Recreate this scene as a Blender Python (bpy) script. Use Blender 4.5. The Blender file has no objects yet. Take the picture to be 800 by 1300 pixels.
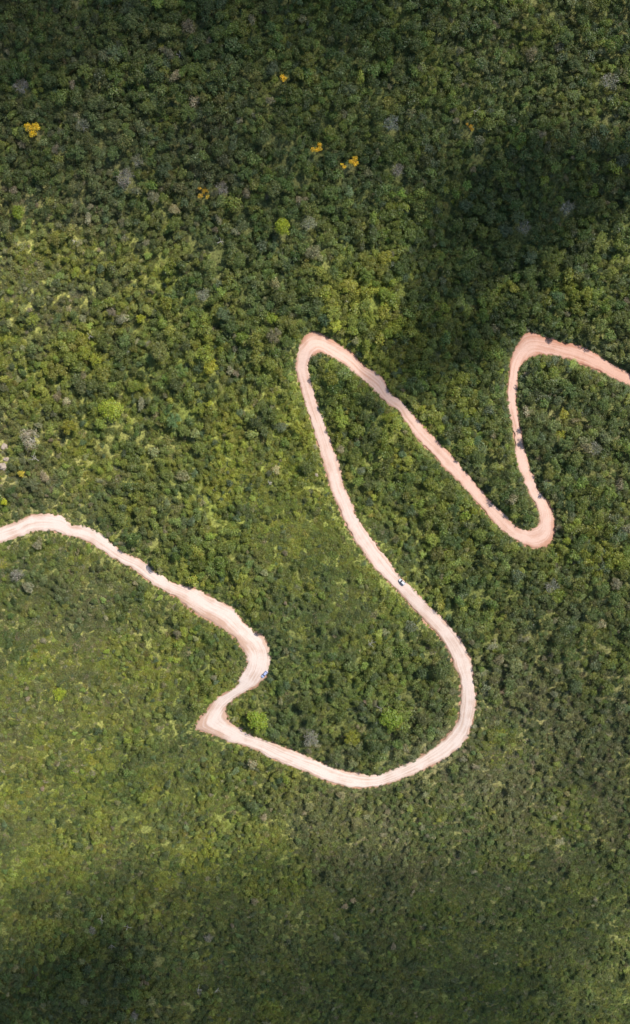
import bpy, bmesh, math, random
import numpy as np
from mathutils import Vector, Matrix
R = math.radians
rng = np.random.default_rng(7)
random.seed(7)
scene = bpy.context.scene
COL = scene.collection

# ---------------------------------------------------------------- camera, sky, sun, exposure
S, H = 0.44, 430.0              # metres per photo pixel at z = 0, camera height above z = 0
PW, PH = 800, 1300
cam_d = bpy.data.cameras.new('camera'); cam = bpy.data.objects.new('camera', cam_d); COL.objects.link(cam)
cam.location = (0, 0, H); cam.rotation_euler = (0, 0, 0)
cam_d.sensor_fit = 'VERTICAL'; cam_d.sensor_height = 36.0
cam_d.lens = 36.0 * H / (PH * S)
cam_d.clip_start = 1.0; cam_d.clip_end = 20000
scene.camera = cam

SUN_EL, SUN_AZ = R(53), R(36)   # azimuth measured from +X (picture right) towards +Y (picture up)
sun_dir = Vector((math.cos(SUN_EL)*math.cos(SUN_AZ), math.cos(SUN_EL)*math.sin(SUN_AZ), math.sin(SUN_EL)))
world = bpy.data.worlds.new('World'); scene.world = world; world.use_nodes = True
wn = world.node_tree.nodes; wl = world.node_tree.links; wn.clear()
sky = wn.new('ShaderNodeTexSky'); sky.sky_type = 'NISHITA'; sky.sun_disc = False
sky.sun_elevation = SUN_EL; sky.sun_rotation = math.pi/2 - SUN_AZ; sky.altitude = 900
bg = wn.new('ShaderNodeBackground'); bg.inputs['Strength'].default_value = 0.14
wo = wn.new('ShaderNodeOutputWorld')
wl.new(sky.outputs[0], bg.inputs[0]); wl.new(bg.outputs[0], wo.inputs[0])
sun_d = bpy.data.lights.new('sun', 'SUN'); sun_d.energy = 4.6; sun_d.angle = R(0.53); sun_d.color = (1.0, 0.95, 0.87)
sun = bpy.data.objects.new('sun', sun_d); COL.objects.link(sun)
sun.rotation_euler = sun_dir.to_track_quat('Z', 'Y').to_euler()
sun.location = (300, 200, 900)
scene.view_settings.view_transform = 'Standard'; scene.view_settings.look = 'None'
scene.view_settings.gamma = 1; scene.view_settings.use_curve_mapping = False
scene.view_settings.exposure = 0.36
scene.render.engine = 'CYCLES'
scene.cycles.max_bounces = 5; scene.cycles.diffuse_bounces = 3; scene.cycles.transmission_bounces = 3
scene.cycles.volume_bounces = 1
scene.cycles.use_denoising = True

# ---------------------------------------------------------------- small helpers
def link(o, parent=None):
    COL.objects.link(o)
    if parent is not None: o.parent = parent
    return o
def tag(o, label=None, cat=None, group=None, kind=None):
    if label: o['label'] = label
    if cat: o['category'] = cat
    if group: o['group'] = group
    if kind: o['kind'] = kind
    return o
def mesh_np(name, verts, faces4=None, faces3=None, mat=None, smooth=False):
    """mesh from numpy arrays of quads and / or triangles"""
    m = bpy.data.meshes.new(name)
    v = np.asarray(verts, np.float32)
    q = np.zeros((0, 4), np.int32) if faces4 is None else np.asarray(faces4, np.int32)
    t = np.zeros((0, 3), np.int32) if faces3 is None else np.asarray(faces3, np.int32)
    m.vertices.add(len(v)); m.vertices.foreach_set('co', v.ravel())
    loops = np.concatenate([q.ravel(), t.ravel()])
    m.loops.add(len(loops)); m.loops.foreach_set('vertex_index', loops)
    n = len(q) + len(t)
    starts = np.concatenate([np.arange(len(q))*4, len(q)*4 + np.arange(len(t))*3]).astype(np.int32)
    m.polygons.add(n); m.polygons.foreach_set('loop_start', starts)
    if smooth: m.polygons.foreach_set('use_smooth', np.ones(n, bool))
    m.update(calc_edges=True); m.validate()
    if mat: m.materials.append(mat)
    return m
def add_attr(m, name, data, typ='FLOAT', dom='POINT'):
    a = m.attributes.new(name, typ, dom)
    key = {'FLOAT': 'value', 'INT': 'value', 'FLOAT_COLOR': 'color', 'FLOAT_VECTOR': 'vector'}[typ]
    a.data.foreach_set(key, np.asarray(data, np.int32 if typ == 'INT' else np.float32).ravel())
def smoothstep(a, b, x):
    t = np.clip((x - a)/(b - a), 0, 1); return t*t*(3 - 2*t)
_perm = rng.random((256, 256))
def vnoise(x, y):
    x = np.asarray(x, float); y = np.asarray(y, float)
    xi = np.floor(x).astype(int); yi = np.floor(y).astype(int)
    fx = x - xi; fy = y - yi; fx = fx*fx*(3-2*fx); fy = fy*fy*(3-2*fy)
    g = lambda i, j: _perm[i & 255, j & 255]
    return (g(xi, yi)*(1-fx) + g(xi+1, yi)*fx)*(1-fy) + (g(xi, yi+1)*(1-fx) + g(xi+1, yi+1)*fx)*fy*1.0
def fbm(x, y, o=4):
    s = 0; a = 0.5
    for k in range(o):
        s = s + a*(vnoise(x*2**k + 17.3*k, y*2**k + 9.1*k) - 0.5); a *= 0.5
    return s*2
def blend(points, x, y, sig):
    """normalised gaussian blend of (px, py, value) control points"""
    num = np.zeros_like(x, float); den = np.full_like(x, 1e-12, dtype=float)
    for (a, b, v) in points:
        w = np.exp(-((x-a)**2 + (y-b)**2)/(2*sig*sig)); num += w*v; den += w
    return num/den

# ---------------------------------------------------------------- materials
def new_mat(name):
    m = bpy.data.materials.new(name); m.use_nodes = True
    nt = m.node_tree; nt.nodes.clear()
    return m, nt.nodes, nt.links
def bsdf_mat(name, color, rough=0.6, metal=0.0, spec=0.5, coat=0.0):
    m, n, l = new_mat(name)
    b = n.new('ShaderNodeBsdfPrincipled'); o = n.new('ShaderNodeOutputMaterial')
    b.inputs['Base Color'].default_value = (*color, 1); b.inputs['Roughness'].default_value = rough
    b.inputs['Metallic'].default_value = metal; b.inputs['Specular IOR Level'].default_value = spec
    b.inputs['Coat Weight'].default_value = coat
    nz = n.new('ShaderNodeTexNoise'); nz.inputs['Scale'].default_value = 3.0
    mx = n.new('ShaderNodeMixRGB'); mx.blend_type = 'MULTIPLY'; mx.inputs[0].default_value = 0.25
    mx.inputs[1].default_value = (*color, 1)
    l.new(nz.outputs['Fac'], mx.inputs[2]); l.new(mx.outputs[0], b.inputs['Base Color'])
    l.new(b.outputs[0], o.inputs[0]); return m
def foliage_mat():
    m, n, l = new_mat('foliage')
    at = n.new('ShaderNodeAttribute'); at.attribute_type = 'INSTANCER'; at.attribute_name = 'tint'
    lv = n.new('ShaderNodeAttribute'); lv.attribute_type = 'GEOMETRY'; lv.attribute_name = 'leafv'
    mu = n.new('ShaderNodeMixRGB'); mu.blend_type = 'MULTIPLY'; mu.inputs[0].default_value = 1.0
    l.new(at.outputs['Color'], mu.inputs[1]); l.new(lv.outputs['Color'], mu.inputs[2])
    d = n.new('ShaderNodeBsdfDiffuse'); t = n.new('ShaderNodeBsdfTranslucent'); g = n.new('ShaderNodeBsdfGlossy')
    g.inputs['Roughness'].default_value = 0.45; g.inputs['Color'].default_value = (0.9, 0.92, 0.95, 1)
    l.new(mu.outputs[0], d.inputs['Color']); l.new(mu.outputs[0], t.inputs['Color'])
    m1 = n.new('ShaderNodeMixShader'); m1.inputs[0].default_value = 0.36
    l.new(d.outputs[0], m1.inputs[1]); l.new(t.outputs[0], m1.inputs[2])
    m2 = n.new('ShaderNodeMixShader'); m2.inputs[0].default_value = 0.022
    l.new(m1.outputs[0], m2.inputs[1]); l.new(g.outputs[0], m2.inputs[2])
    o = n.new('ShaderNodeOutputMaterial'); l.new(m2.outputs[0], o.inputs[0]); return m
M_FOL = foliage_mat()
M_BARK = bsdf_mat('bark', (0.16, 0.12, 0.09), 0.9, spec=0.2)
M_PALEBARK = bsdf_mat('pale_bark', (0.50, 0.45, 0.38), 0.85, spec=0.2)

def ground_mat():
    m, n, l = new_mat('ground')
    c = n.new('ShaderNodeAttribute'); c.attribute_name = 'gcol'
    b_ = n.new('ShaderNodeAttribute'); b_.attribute_name = 'bare'
    tc = n.new('ShaderNodeTexCoord')
    n1 = n.new('ShaderNodeTexNoise'); n1.inputs['Scale'].default_value = 0.9; n1.inputs['Detail'].default_value = 5
    n2 = n.new('ShaderNodeTexNoise'); n2.inputs['Scale'].default_value = 0.22; n2.inputs['Detail'].default_value = 4
    l.new(tc.outputs['Object'], n1.inputs['Vector']); l.new(tc.outputs['Object'], n2.inputs['Vector'])
    rp = n.new('ShaderNodeValToRGB'); rp.color_ramp.elements[0].color = (.45, .45, .45, 1); rp.color_ramp.elements[1].color = (1.5, 1.5, 1.5, 1)
    rp.color_ramp.elements[0].position = 0.3; rp.color_ramp.elements[1].position = 0.7
    l.new(n1.outputs['Fac'], rp.inputs[0])
    mg = n.new('ShaderNodeMixRGB'); mg.blend_type = 'MULTIPLY'; mg.inputs[0].default_value = 1
    l.new(c.outputs['Color'], mg.inputs[1]); l.new(rp.outputs[0], mg.inputs[2])
    soil = n.new('ShaderNodeValToRGB')
    soil.color_ramp.elements[0].color = (.27, .125, .07, 1); soil.color_ramp.elements[1].color = (.47, .29, .20, 1)
    l.new(n2.outputs['Fac'], soil.inputs[0])
    ad = n.new('ShaderNodeMath'); ad.operation = 'ADD'; l.new(b_.outputs['Fac'], ad.inputs[0])
    sc_ = n.new('ShaderNodeMath'); sc_.operation = 'MULTIPLY_ADD'; sc_.inputs[1].default_value = 0.9; sc_.inputs[2].default_value = -0.45
    l.new(n1.outputs['Fac'], sc_.inputs[0]); l.new(sc_.outputs[0], ad.inputs[1])
    st = n.new('ShaderNodeMapRange'); st.inputs['From Min'].default_value = 0.35; st.inputs['From Max'].default_value = 0.65
    l.new(ad.outputs[0], st.inputs['Value'])
    mx = n.new('ShaderNodeMixRGB'); l.new(st.outputs[0], mx.inputs[0]); l.new(mg.outputs[0], mx.inputs[1]); l.new(soil.outputs[0], mx.inputs[2])
    b = n.new('ShaderNodeBsdfPrincipled'); b.inputs['Roughness'].default_value = 0.95; b.inputs['Specular IOR Level'].default_value = 0.15
    l.new(mx.outputs[0], b.inputs['Base Color'])
    bp = n.new('ShaderNodeBump'); bp.inputs['Strength'].default_value = 0.7; bp.inputs['Distance'].default_value = 0.4
    l.new(n1.outputs['Fac'], bp.inputs['Height']); l.new(bp.outputs[0], b.inputs['Normal'])
    o = n.new('ShaderNodeOutputMaterial'); l.new(b.outputs[0], o.inputs[0]); return m

def road_mat():
    """packed dusty earth: pale in the lower bends, redder towards the upper ones, wheel streaks along it"""
    m, n, l = new_mat('dirt_road')
    uv = n.new('ShaderNodeAttribute'); uv.attribute_name = 'along'      # (metres along, metres across, 0)
    rd = n.new('ShaderNodeAttribute'); rd.attribute_name = 'red'
    ed = n.new('ShaderNodeAttribute'); ed.attribute_name = 'edge'
    mp = n.new('ShaderNodeMapping'); mp.inputs['Scale'].default_value = (0.03, 0.9, 1)
    l.new(uv.outputs['Vector'], mp.inputs['Vector'])
    st = n.new('ShaderNodeTexNoise'); st.inputs['Scale'].default_value = 1.0; st.inputs['Detail'].default_value = 4; l.new(mp.outputs[0], st.inputs['Vector'])
    tc = n.new('ShaderNodeTexCoord')
    bl = n.new('ShaderNodeTexNoise'); bl.inputs['Scale'].default_value = 0.16; bl.inputs['Detail'].default_value = 6; l.new(tc.outputs['Object'], bl.inputs['Vector'])
    fn = n.new('ShaderNodeTexNoise'); fn.inputs['Scale'].default_value = 1.6; fn.inputs['Detail'].default_value = 4; l.new(tc.outputs['Object'], fn.inputs['Vector'])
    base = n.new('ShaderNodeMixRGB'); base.inputs[1].default_value = (.655, .545, .465, 1); base.inputs[2].default_value = (.57, .315, .22, 1)
    l.new(rd.outputs['Fac'], base.inputs[0])
    dark = n.new('ShaderNodeMixRGB'); dark.inputs[1].default_value = (.47, .315, .23, 1); dark.inputs[2].default_value = (.44, .19, .115, 1)
    l.new(rd.outputs['Fac'], dark.inputs[0])
    # darker, redder loose soil by the edges, along streaks and in patches
    a1 = n.new('ShaderNodeMath'); a1.operation = 'MULTIPLY_ADD'; a1.inputs[1].default_value = 1.0; l.new(ed.outputs['Fac'], a1.inputs[0])
    s1 = n.new('ShaderNodeMath'); s1.operation = 'MULTIPLY_ADD'; s1.inputs[1].default_value = 2.6; s1.inputs[2].default_value = -1.26; l.new(st.outputs['Fac'], s1.inputs[0])
    l.new(s1.outputs[0], a1.inputs[2])
    a2 = n.new('ShaderNodeMath'); a2.operation = 'MULTIPLY_ADD'; a2.inputs[1].default_value = 1.8; a2.inputs[2].default_value = -0.86; l.new(bl.outputs['Fac'], a2.inputs[0])
    a3 = n.new('ShaderNodeMath'); a3.operation = 'ADD'; a3.use_clamp = True; l.new(a1.outputs[0], a3.inputs[0]); l.new(a2.outputs[0], a3.inputs[1])
    mx = n.new('ShaderNodeMixRGB'); l.new(a3.outputs[0], mx.inputs[0]); l.new(base.outputs[0], mx.inputs[1]); l.new(dark.outputs[0], mx.inputs[2])
    fr = n.new('ShaderNodeValToRGB'); fr.color_ramp.elements[0].color = (.8, .8, .8, 1); fr.color_ramp.elements[1].color = (1.12, 1.12, 1.12, 1)
    l.new(fn.outputs['Fac'], fr.inputs[0])
    mm = n.new('ShaderNodeMixRGB'); mm.blend_type = 'MULTIPLY'; mm.inputs[0].default_value = 1; l.new(mx.outputs[0], mm.inputs[1]); l.new(fr.outputs[0], mm.inputs[2])
    b = n.new('ShaderNodeBsdfPrincipled'); b.inputs['Roughness'].default_value = 0.95; b.inputs['Specular IOR Level'].default_value = 0.1
    l.new(mm.outputs[0], b.inputs['Base Color'])
    bp = n.new('ShaderNodeBump'); bp.inputs['Strength'].default_value = 0.35; bp.inputs['Distance'].default_value = 0.15
    l.new(st.outputs['Fac'], bp.inputs['Height']); l.new(bp.outputs[0], b.inputs['Normal'])
    o = n.new('ShaderNodeOutputMaterial'); l.new(b.outputs[0], o.inputs[0]); return m

# ---------------------------------------------------------------- natural relief
def P0(px, py): return ((px-400)*S, (650-py)*S)
HILLS = [ # photo px of the centre, amplitude, sigma along x and y in metres
    (430, 780, 11, 38, 55), (90, 850, 13, 70, 75), (610, 330, -11, 45, 45), (300, 480, 5, 50, 60),
    (760, 780, 5, 50, 60), (330, 160, 6, 60, 50), (120, 1240, -9, 45, 35)]
def h0(x, y):
    x = np.asarray(x, float); y = np.asarray(y, float)
    z = 0.05*y
    sp = lambda t, k: k*np.logaddexp(0, t/k)
    z = z + 0.16*sp(y-70, 40) - 0.22*sp(-y-110, 40) + 0.10*sp(-y-600, 80) - 0.12*sp(y-600, 80)
    for (px, py, a, sx, sy) in HILLS:
        cx, cy = P0(px, py); z = z + a*np.exp(-((x-cx)**2/(2*sx*sx) + (y-cy)**2/(2*sy*sy)))
    return z + 7*fbm(x/120+3.3, y/120+8.1, 3)
def px2w(px, py, hf, it=10):
    px = np.asarray(px, float); py = np.asarray(py, float); z = np.zeros_like(px)
    for _ in range(it):
        x = (px-400)*S*(H-z)/H; y = (650-py)*S*(H-z)/H; z = 0.5*z + 0.5*hf(x, y)
    return x, y, z
def w2px(x, y, z): return 400 + x/S*H/(H-z), 650 - y/S*H/(H-z)

# ---------------------------------------------------------------- the road's two edges in photo pixels (left and right of travel)
EDGE = [(-60,703,-60,720),(-25,683,-25,700),(0,671,0,689),(25,661,25,681),(37,655,38,675),(57,652,57,674),(80,656,77,677),(90,666,88,680),(115,671,105,685),
 (136,685,125,695),(160,703,147,710),(182,712,170,723),(197,726,187,736),(220,740,207,749),(242,746,226,760),(255,750,235,769),(275,762,255,782),
 (295,771,275,793),(307,786,292,805),(322,801,305,820),(335,809,311,830),(342,824,314,838),(342,845,311,850),(337,859,303,862),(326,870,301,870),(311,878,287,880),
 (297,887,274,888),(288,897,262,902),(287,907,248,923),(291,916,256,928),(305,925,275,935),(320,934,292,942),(345,942,320,950),(370,952,345,963),(395,962,370,974),
 (405,967,395,982),(427,976,415,992),(455,982,440,999),(480,984,465,1000),(500,976,487,997),(530,962,515,987),(558,943,563,964),(578,920,590,940),
 (584,902,600,915),(585,882,604,889),(584,862,602,865),(576,845,599,842),(567,822,593,827),(552,802,582,808),(535,784,562,785),(519,766,545,769),(505,750,527,751),
 (487,732,507,731),(472,716,490,708),(452,688,470,681),(440,667,455,660),(427,637,446,637),(419,617,437,615),(412,595,432,592),(405,570,424,572),(400,553,417,550),
 (392,527,406,522),(387,510,401,507),(381,490,396,488),(376,472,392,470),(377,455,392,460),(381,437,396,454),(388,425,402,450),(401,421,410,449),(422,431,422,454),
 (437,441,435,461),(450,449,447,471),(459,461,458,480),(486,480,473,493),(494,497,490,511),(511,510,506,521),(524,526,514,535),(545,549,532,560),(562,567,547,574),
 (577,582,565,595),(592,600,582,612),(607,618,600,632),(625,639,620,655),(640,652,630,666),(652,665,644,678),(666,673,661,689),(677,671,680,696),(684,664,699,689),
 (683,652,704,671),(680,640,702,652),(674,631,695,636),(667,615,682,619),(660,597,675,600),(655,577,669,582),(653,557,663,557),(650,537,661,540),(646,520,657,520),
 (644,497,656,499),(646,474,657,479),(649,455,661,465),(659,434,668,457),(670,422,678,452),(694,428,694,450),(717,435,714,453),(741,441,737,462),(764,454,762,472),
 (784,466,779,480),(801,475,795,488),(830,491,823,505),(870,515,863,530)]
E = np.array(EDGE, float)
def catmull(P, n):
    Pp = np.vstack([2*P[0]-P[1], P, 2*P[-1]-P[-2]]); out = []
    for i in range(1, len(Pp)-2):
        t = np.linspace(0, 1, n, endpoint=False)[:, None]
        a, b, c, d = Pp[i-1], Pp[i], Pp[i+1], Pp[i+2]
        out.append(0.5*((2*b) + (-a+c)*t + (2*a-5*b+4*c-d)*t*t + (-a+3*b-3*c+d)*t**3))
    return np.vstack(out + [P[-1:]])
ES = catmull(E, 10)
def smooth1(a, k):
    w = np.hanning(2*k+3)[1:-1]; w /= w.sum()
    return np.convolve(np.pad(a, k+0, mode='edge'), w, 'valid')
cx, cy, cz = px2w((ES[:, 0]+ES[:, 2])/2, (ES[:, 1]+ES[:, 3])/2, h0)
RZ = smooth1(cz, 25)                                  # graded road level
f = S*(H-RZ)/H
RL = np.stack([(ES[:, 0]-400)*f, (650-ES[:, 1])*f], 1)
RR = np.stack([(ES[:, 2]-400)*f, (650-ES[:, 3])*f], 1)
RC = (RL+RR)/2; RW = np.linalg.norm(RL-RR, axis=1)/2
ALONG = np.concatenate([[0], np.cumsum(np.linalg.norm(np.diff(RC, axis=0), axis=1))])
FR = np.linspace(0, 1, len(RC))
# bare cut-bank widths (metres) on the left / right side of travel, by position along the road
def ramp(pts): return np.interp(np.arange(len(RC))/10.0, [p[0] for p in pts], [p[1] for p in pts])
BANK_L = ramp([(0,.3),(22,.4),(23,.9),(30,1.0),(34,.5),(37,.5),(40,.9),(44,.9),(47,.7),(56,.6),(60,.3),(70,.3),(90,.3),(108,.4)])
BANK_R = ramp([(0,.3),(9,.4),(12,.6),(14,1.0),(20,1.0),(22,.7),(26,.6),(28,.8),(32,.4),(45,.6),(60,.3),(84,.5),(88,1.2),(92,.4),(108,.3)])

def resample(P, step):
    L = np.concatenate([[0], np.cumsum(np.linalg.norm(np.diff(P, axis=0), axis=1))]); q = np.arange(0, L[-1], step)
    return np.stack([np.interp(q, L, P[:, 0]), np.interp(q, L, P[:, 1]), np.interp(q, L, np.arange(len(P)))], 1)
EL, ER = resample(RL, 1.0), resample(RR, 1.0)
EP = np.vstack([EL[:, :2], ER[:, :2]]); EI = np.rint(np.concatenate([EL[:, 2], ER[:, 2]])).astype(int)
ET = np.vstack([np.gradient(EL[:, :2], axis=0), np.gradient(ER[:, :2], axis=0)]); ET /= np.linalg.norm(ET, axis=1)[:, None] + 1e-9
ESIDE = np.concatenate([np.ones(len(EL)), -np.ones(len(ER))])      # +1 left edge, -1 right edge
def road_dist(x, y):
    """signed distance to the road's edge (negative on the road), road level, bank width and side of the nearest edge"""
    x = np.asarray(x, float); y = np.asarray(y, float)
    best = np.full(x.shape, 999.); bi = np.zeros(x.shape, int); side = np.ones(x.shape)
    co = np.full(x.shape, 1e12); Cs = RC[::12]
    for a in range(0, len(x), 60000):
        sl = slice(a, a+60000); co[sl] = ((x[sl, None]-Cs[None, :, 0])**2 + (y[sl, None]-Cs[None, :, 1])**2).min(1)
    idx = np.where(co < 32**2)[0]
    for a in range(0, len(idx), 20000):
        k = idx[a:a+20000]; xs, ys = x[k], y[k]
        d2 = (xs[:, None]-EP[None, :, 0])**2 + (ys[:, None]-EP[None, :, 1])**2
        j = d2.argmin(1); d = np.sqrt(d2[np.arange(len(j)), j])
        cr = ET[j, 0]*(ys-EP[j, 1]) - ET[j, 1]*(xs-EP[j, 0])     # > 0: to the left of the edge
        best[k] = d*np.sign(cr*ESIDE[j] + 1e-12); bi[k] = EI[j]; side[k] = ESIDE[j]
    return best, RZ[bi], np.where(side > 0, BANK_L[bi], BANK_R[bi]), side
def terrain(x, y, full=False):
    sh = np.shape(x); x = np.ravel(x).astype(float); y = np.ravel(y).astype(float)
    z = h0(x, y); bare = np.zeros_like(z); dist = np.full_like(z, 999.)
    near = (np.abs(x) < 245) & (y > -190) & (y < 135)
    idx = np.where(near)[0]
    if len(idx):
        d, rz, bank, off = road_dist(x[idx], y[idx])
        w = smoothstep(0.6, 3.2 + 1.8*bank, d)
        zz = (rz - 0.16 - 1.4*smoothstep(0.2, -2.0, d))*(1-w) + z[idx]*w
        z[idx] = zz; dist[idx] = d
        bare[idx] = 1 - smoothstep(bank*0.7, bank*1.25 + .3, d)
    if full: return z.reshape(sh), bare.reshape(sh), dist.reshape(sh)
    return z.reshape(sh)

# ---------------------------------------------------------------- plant cover read from the photo: crown size, yellowness, dryness
SIZE = [(100,80,4.6),(300,80,4.9),(500,80,4.7),(700,80,4.4),(100,230,4.3),(300,230,4.4),(500,230,4.6),(700,230,4.6),(60,370,3.4),(200,380,3.5),(330,380,4.3),
 (450,340,4.9),(600,380,4.9),(740,360,4.7),(100,500,4.1),(250,470,4.4),(330,540,3.3),(300,620,2.6),(100,600,3.1),(450,560,4.4),(560,520,4.7),(720,560,4.8),
 (600,640,4.4),(740,700,4.6),(620,780,4.1),(700,860,3.4),(430,700,1.9),(380,680,1.9),(470,820,3.1),(430,780,2.6),(380,880,3.4),(520,900,3.9),(250,700,3.4),(200,680,3.2),
 (60,730,2.6),(100,830,2.0),(200,850,2.7),(280,850,2.6),(60,950,2.1),(200,960,2.6),(330,1020,2.9),(100,1060,2.4),(250,1100,2.3),(450,1060,2.5),(620,980,2.1),
 (740,940,2.8),(620,1080,2.3),(740,1100,2.4),(450,1180,2.3),(620,1220,2.1),(760,1230,2.1),(300,1200,2.5),(120,1220,3.6),(60,1150,2.7)]
YEL = [(60,350,.95),(150,340,.75),(60,430,.7),(200,520,.5),(130,600,.6),(300,580,1.15),(330,620,1.1),(350,560,.9),(250,560,.5),(370,560,.6),(120,870,.8),(60,980,.7),(200,950,.5),(180,1080,.6),(320,1060,.6),(30,1080,.6),
 (470,410,.75),(540,510,.5),(700,700,.45),(520,620,.45),(330,690,.45),(430,690,.4),(440,780,.35),(740,330,.25),(100,80,.1),(300,80,.2),(500,80,.2),(700,80,.2),(100,230,.12),
 (300,230,.1),(500,230,.1),(700,230,.1),(600,380,.08),(330,380,.1),(470,850,.18),(400,800,.15),(540,930,.1),(620,780,.25),(740,780,.2),(640,950,.35),(740,1060,.35),
 (600,1100,.25),(450,1150,.25),(620,1230,.25),(760,1240,.25),(300,1200,.3),(120,1220,.1),(250,770,.35),(60,720,.2),(200,660,.45),(100,480,.65),(230,450,.5),(720,560,.12)]
DRY = [(620,980,.55),(700,880,.4),(740,1000,.4),(480,1050,.4),(600,1100,.25),(200,640,.2),(60,740,.3),(100,840,.35),(60,330,.4),(30,580,.45),(160,220,.28),(50,110,.25),
 (220,200,.2),(750,100,.2),(740,560,.2),(740,760,.2),(400,150,.08),(600,250,.06),(500,560,.05),(300,420,.08),(120,500,.12),(300,600,.08),(430,720,.12),(450,880,.1),
 (200,950,.12),(150,1080,.15),(300,1150,.15),(120,1240,.12),(450,1200,.15),(620,1240,.1),(760,1200,.12),(300,760,.12),(620,720,.06),(600,400,.03)]
GRASS = [(60,350,.75),(150,350,.55),(260,400,.1),(300,600,.9),(350,640,.85),(240,570,.5),(120,620,.6),(400,700,1),(440,730,1),(100,850,1),(200,900,.8),(60,950,1),(60,740,.85),(200,790,.7),
 (270,850,.7),(640,960,.95),(740,1000,.7),(600,1080,.8),(450,1060,.7),(740,1120,.7),(450,1180,.7),(620,1230,.8),(760,1240,.8),(200,1060,.8),(300,1120,.7),(100,1100,.8),(330,1020,.5),(120,1230,.25),
 (300,1230,.6),(100,80,0),(300,80,0),(500,80,0),(700,80,0),(100,230,0),(300,230,0),(500,230,0),(700,230,0),(450,340,0),(600,380,0),(740,360,0),(330,330,0),(100,500,.45),(230,470,.3),(450,560,0),
 (560,520,0),(720,560,0),(600,640,0),(740,700,0),(620,780,.05),(700,860,.4),(470,820,.6),(430,790,.9),(380,880,.5),(360,770,.8),(420,840,.6),(520,900,.05),(250,690,.25),(200,680,.25)]
C_MID = np.array((.132, .174, .036)); C_DARK = np.array((.072, .112, .034)); C_YEL = np.array((.270, .290, .038))
C_OLIVE = np.array((.175, .180, .072)); C_DRY = np.array((.29, .255, .140)); C_BLUE = np.array((.105, .145, .058))
def cover(px, py):
    return blend(SIZE, px, py, 46), blend(YEL, px, py, 48), blend(DRY, px, py, 52)
def grassy(px, py): return blend(GRASS, px, py, 44)
def plant_tint(px, py, yel, dry, n):
    patch = fbm(px/42+50, py/42+20, 3) + .9*fbm(px/13+5, py/13+71, 2)
    y = np.clip(yel*0.95 + .12*smoothstep(280, 420, py)*(1-smoothstep(800, 1000, py)) + 0.16*rng.standard_normal(n) + 0.75*patch - 0.02, 0, 1.1)[:, None]
    c = C_MID*(1-y) + C_YEL*y
    p3 = fbm(px/26+250, py/26+190, 3)
    k = np.clip(.5 + 2.6*p3 + .5*rng.standard_normal(n) - yel, 0, 1)[:, None]*.75
    c = c*(1-k) + C_DARK*k
    u = rng.random(n); c = np.where((u < .05)[:, None], C_BLUE, c)
    p2 = fbm(px/55+150, py/55+90, 3)
    q = np.clip(dry*1.1 + 1.5*p2*(dry+.08) + .22*rng.standard_normal(n)*dry*2, 0, .9)[:, None]
    lone = (rng.random(n) < .35*dry)[:, None]*rng.random((n, 1))
    c = c*(1-q) + C_OLIVE*q; c = c*(1-lone) + C_DRY*lone
    return c*np.exp(rng.normal(0, .19, (n, 1)))*np.exp(rng.normal(0, .05, (n, 3)))

# ---------------------------------------------------------------- ground: one sheet, fine under the picture, coarse out to the horizon
def axis(lo, hi, step, far):
    a = list(np.arange(lo, hi+step, step)); s = step
    b = a[-1]
    while b < far: s *= 1.35; b += s; a.append(b)
    s = step; b = a[0]; pre = []
    while b > -far: s *= 1.35; b -= s; pre.append(b)
    return np.array(pre[::-1] + a)
gx = axis(-225, 225, 1.3, 9000); gy = axis(-345, 335, 1.3, 9000)
GX, GY = np.meshgrid(gx, gy); nx, ny = len(gx), len(gy)
GZ, GB, GD = terrain(GX, GY, True)
GZ = GZ + 0.25*fbm(GX/4, GY/4, 2)*smoothstep(2, 6, GD)
ii = (np.arange(ny-1)[:, None]*nx + np.arange(nx-1)[None, :]).ravel()
quads = np.stack([ii, ii+1, ii+1+nx, ii+nx], 1)
gpx, gpy = w2px(GX.ravel(), GY.ravel(), np.minimum(GZ.ravel(), 300))
gpx = np.clip(gpx, -60, 860); gpy = np.clip(gpy, -60, 1360)
gs, gyl, gdr = cover(gpx, gpy)
gd_ = np.clip(gdr*1.5 + 0.4*fbm(GX.ravel()/18, GY.ravel()/18, 3), 0, 1)[:, None]
gG = grassy(gpx, gpy)[:, None]
gcol = (np.array((.105, .118, .038))*(1-gG) + np.array((.135, .150, .042))*gG)*(1-gd_) + np.array((.24, .21, .10))*gd_
gcol = gcol*(1 + 0.9*gyl[:, None]*np.array((.9, .95, .2)))
gm = mesh_np('ground', np.stack([GX.ravel(), GY.ravel(), GZ.ravel()], 1), quads, None, ground_mat(), True)
add_attr(gm, 'gcol', np.concatenate([gcol, np.ones((len(gcol), 1))], 1), 'FLOAT_COLOR')
add_attr(gm, 'bare', GB.ravel())
ground = link(bpy.data.objects.new('ground', gm)); tag(ground, kind='structure')

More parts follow.
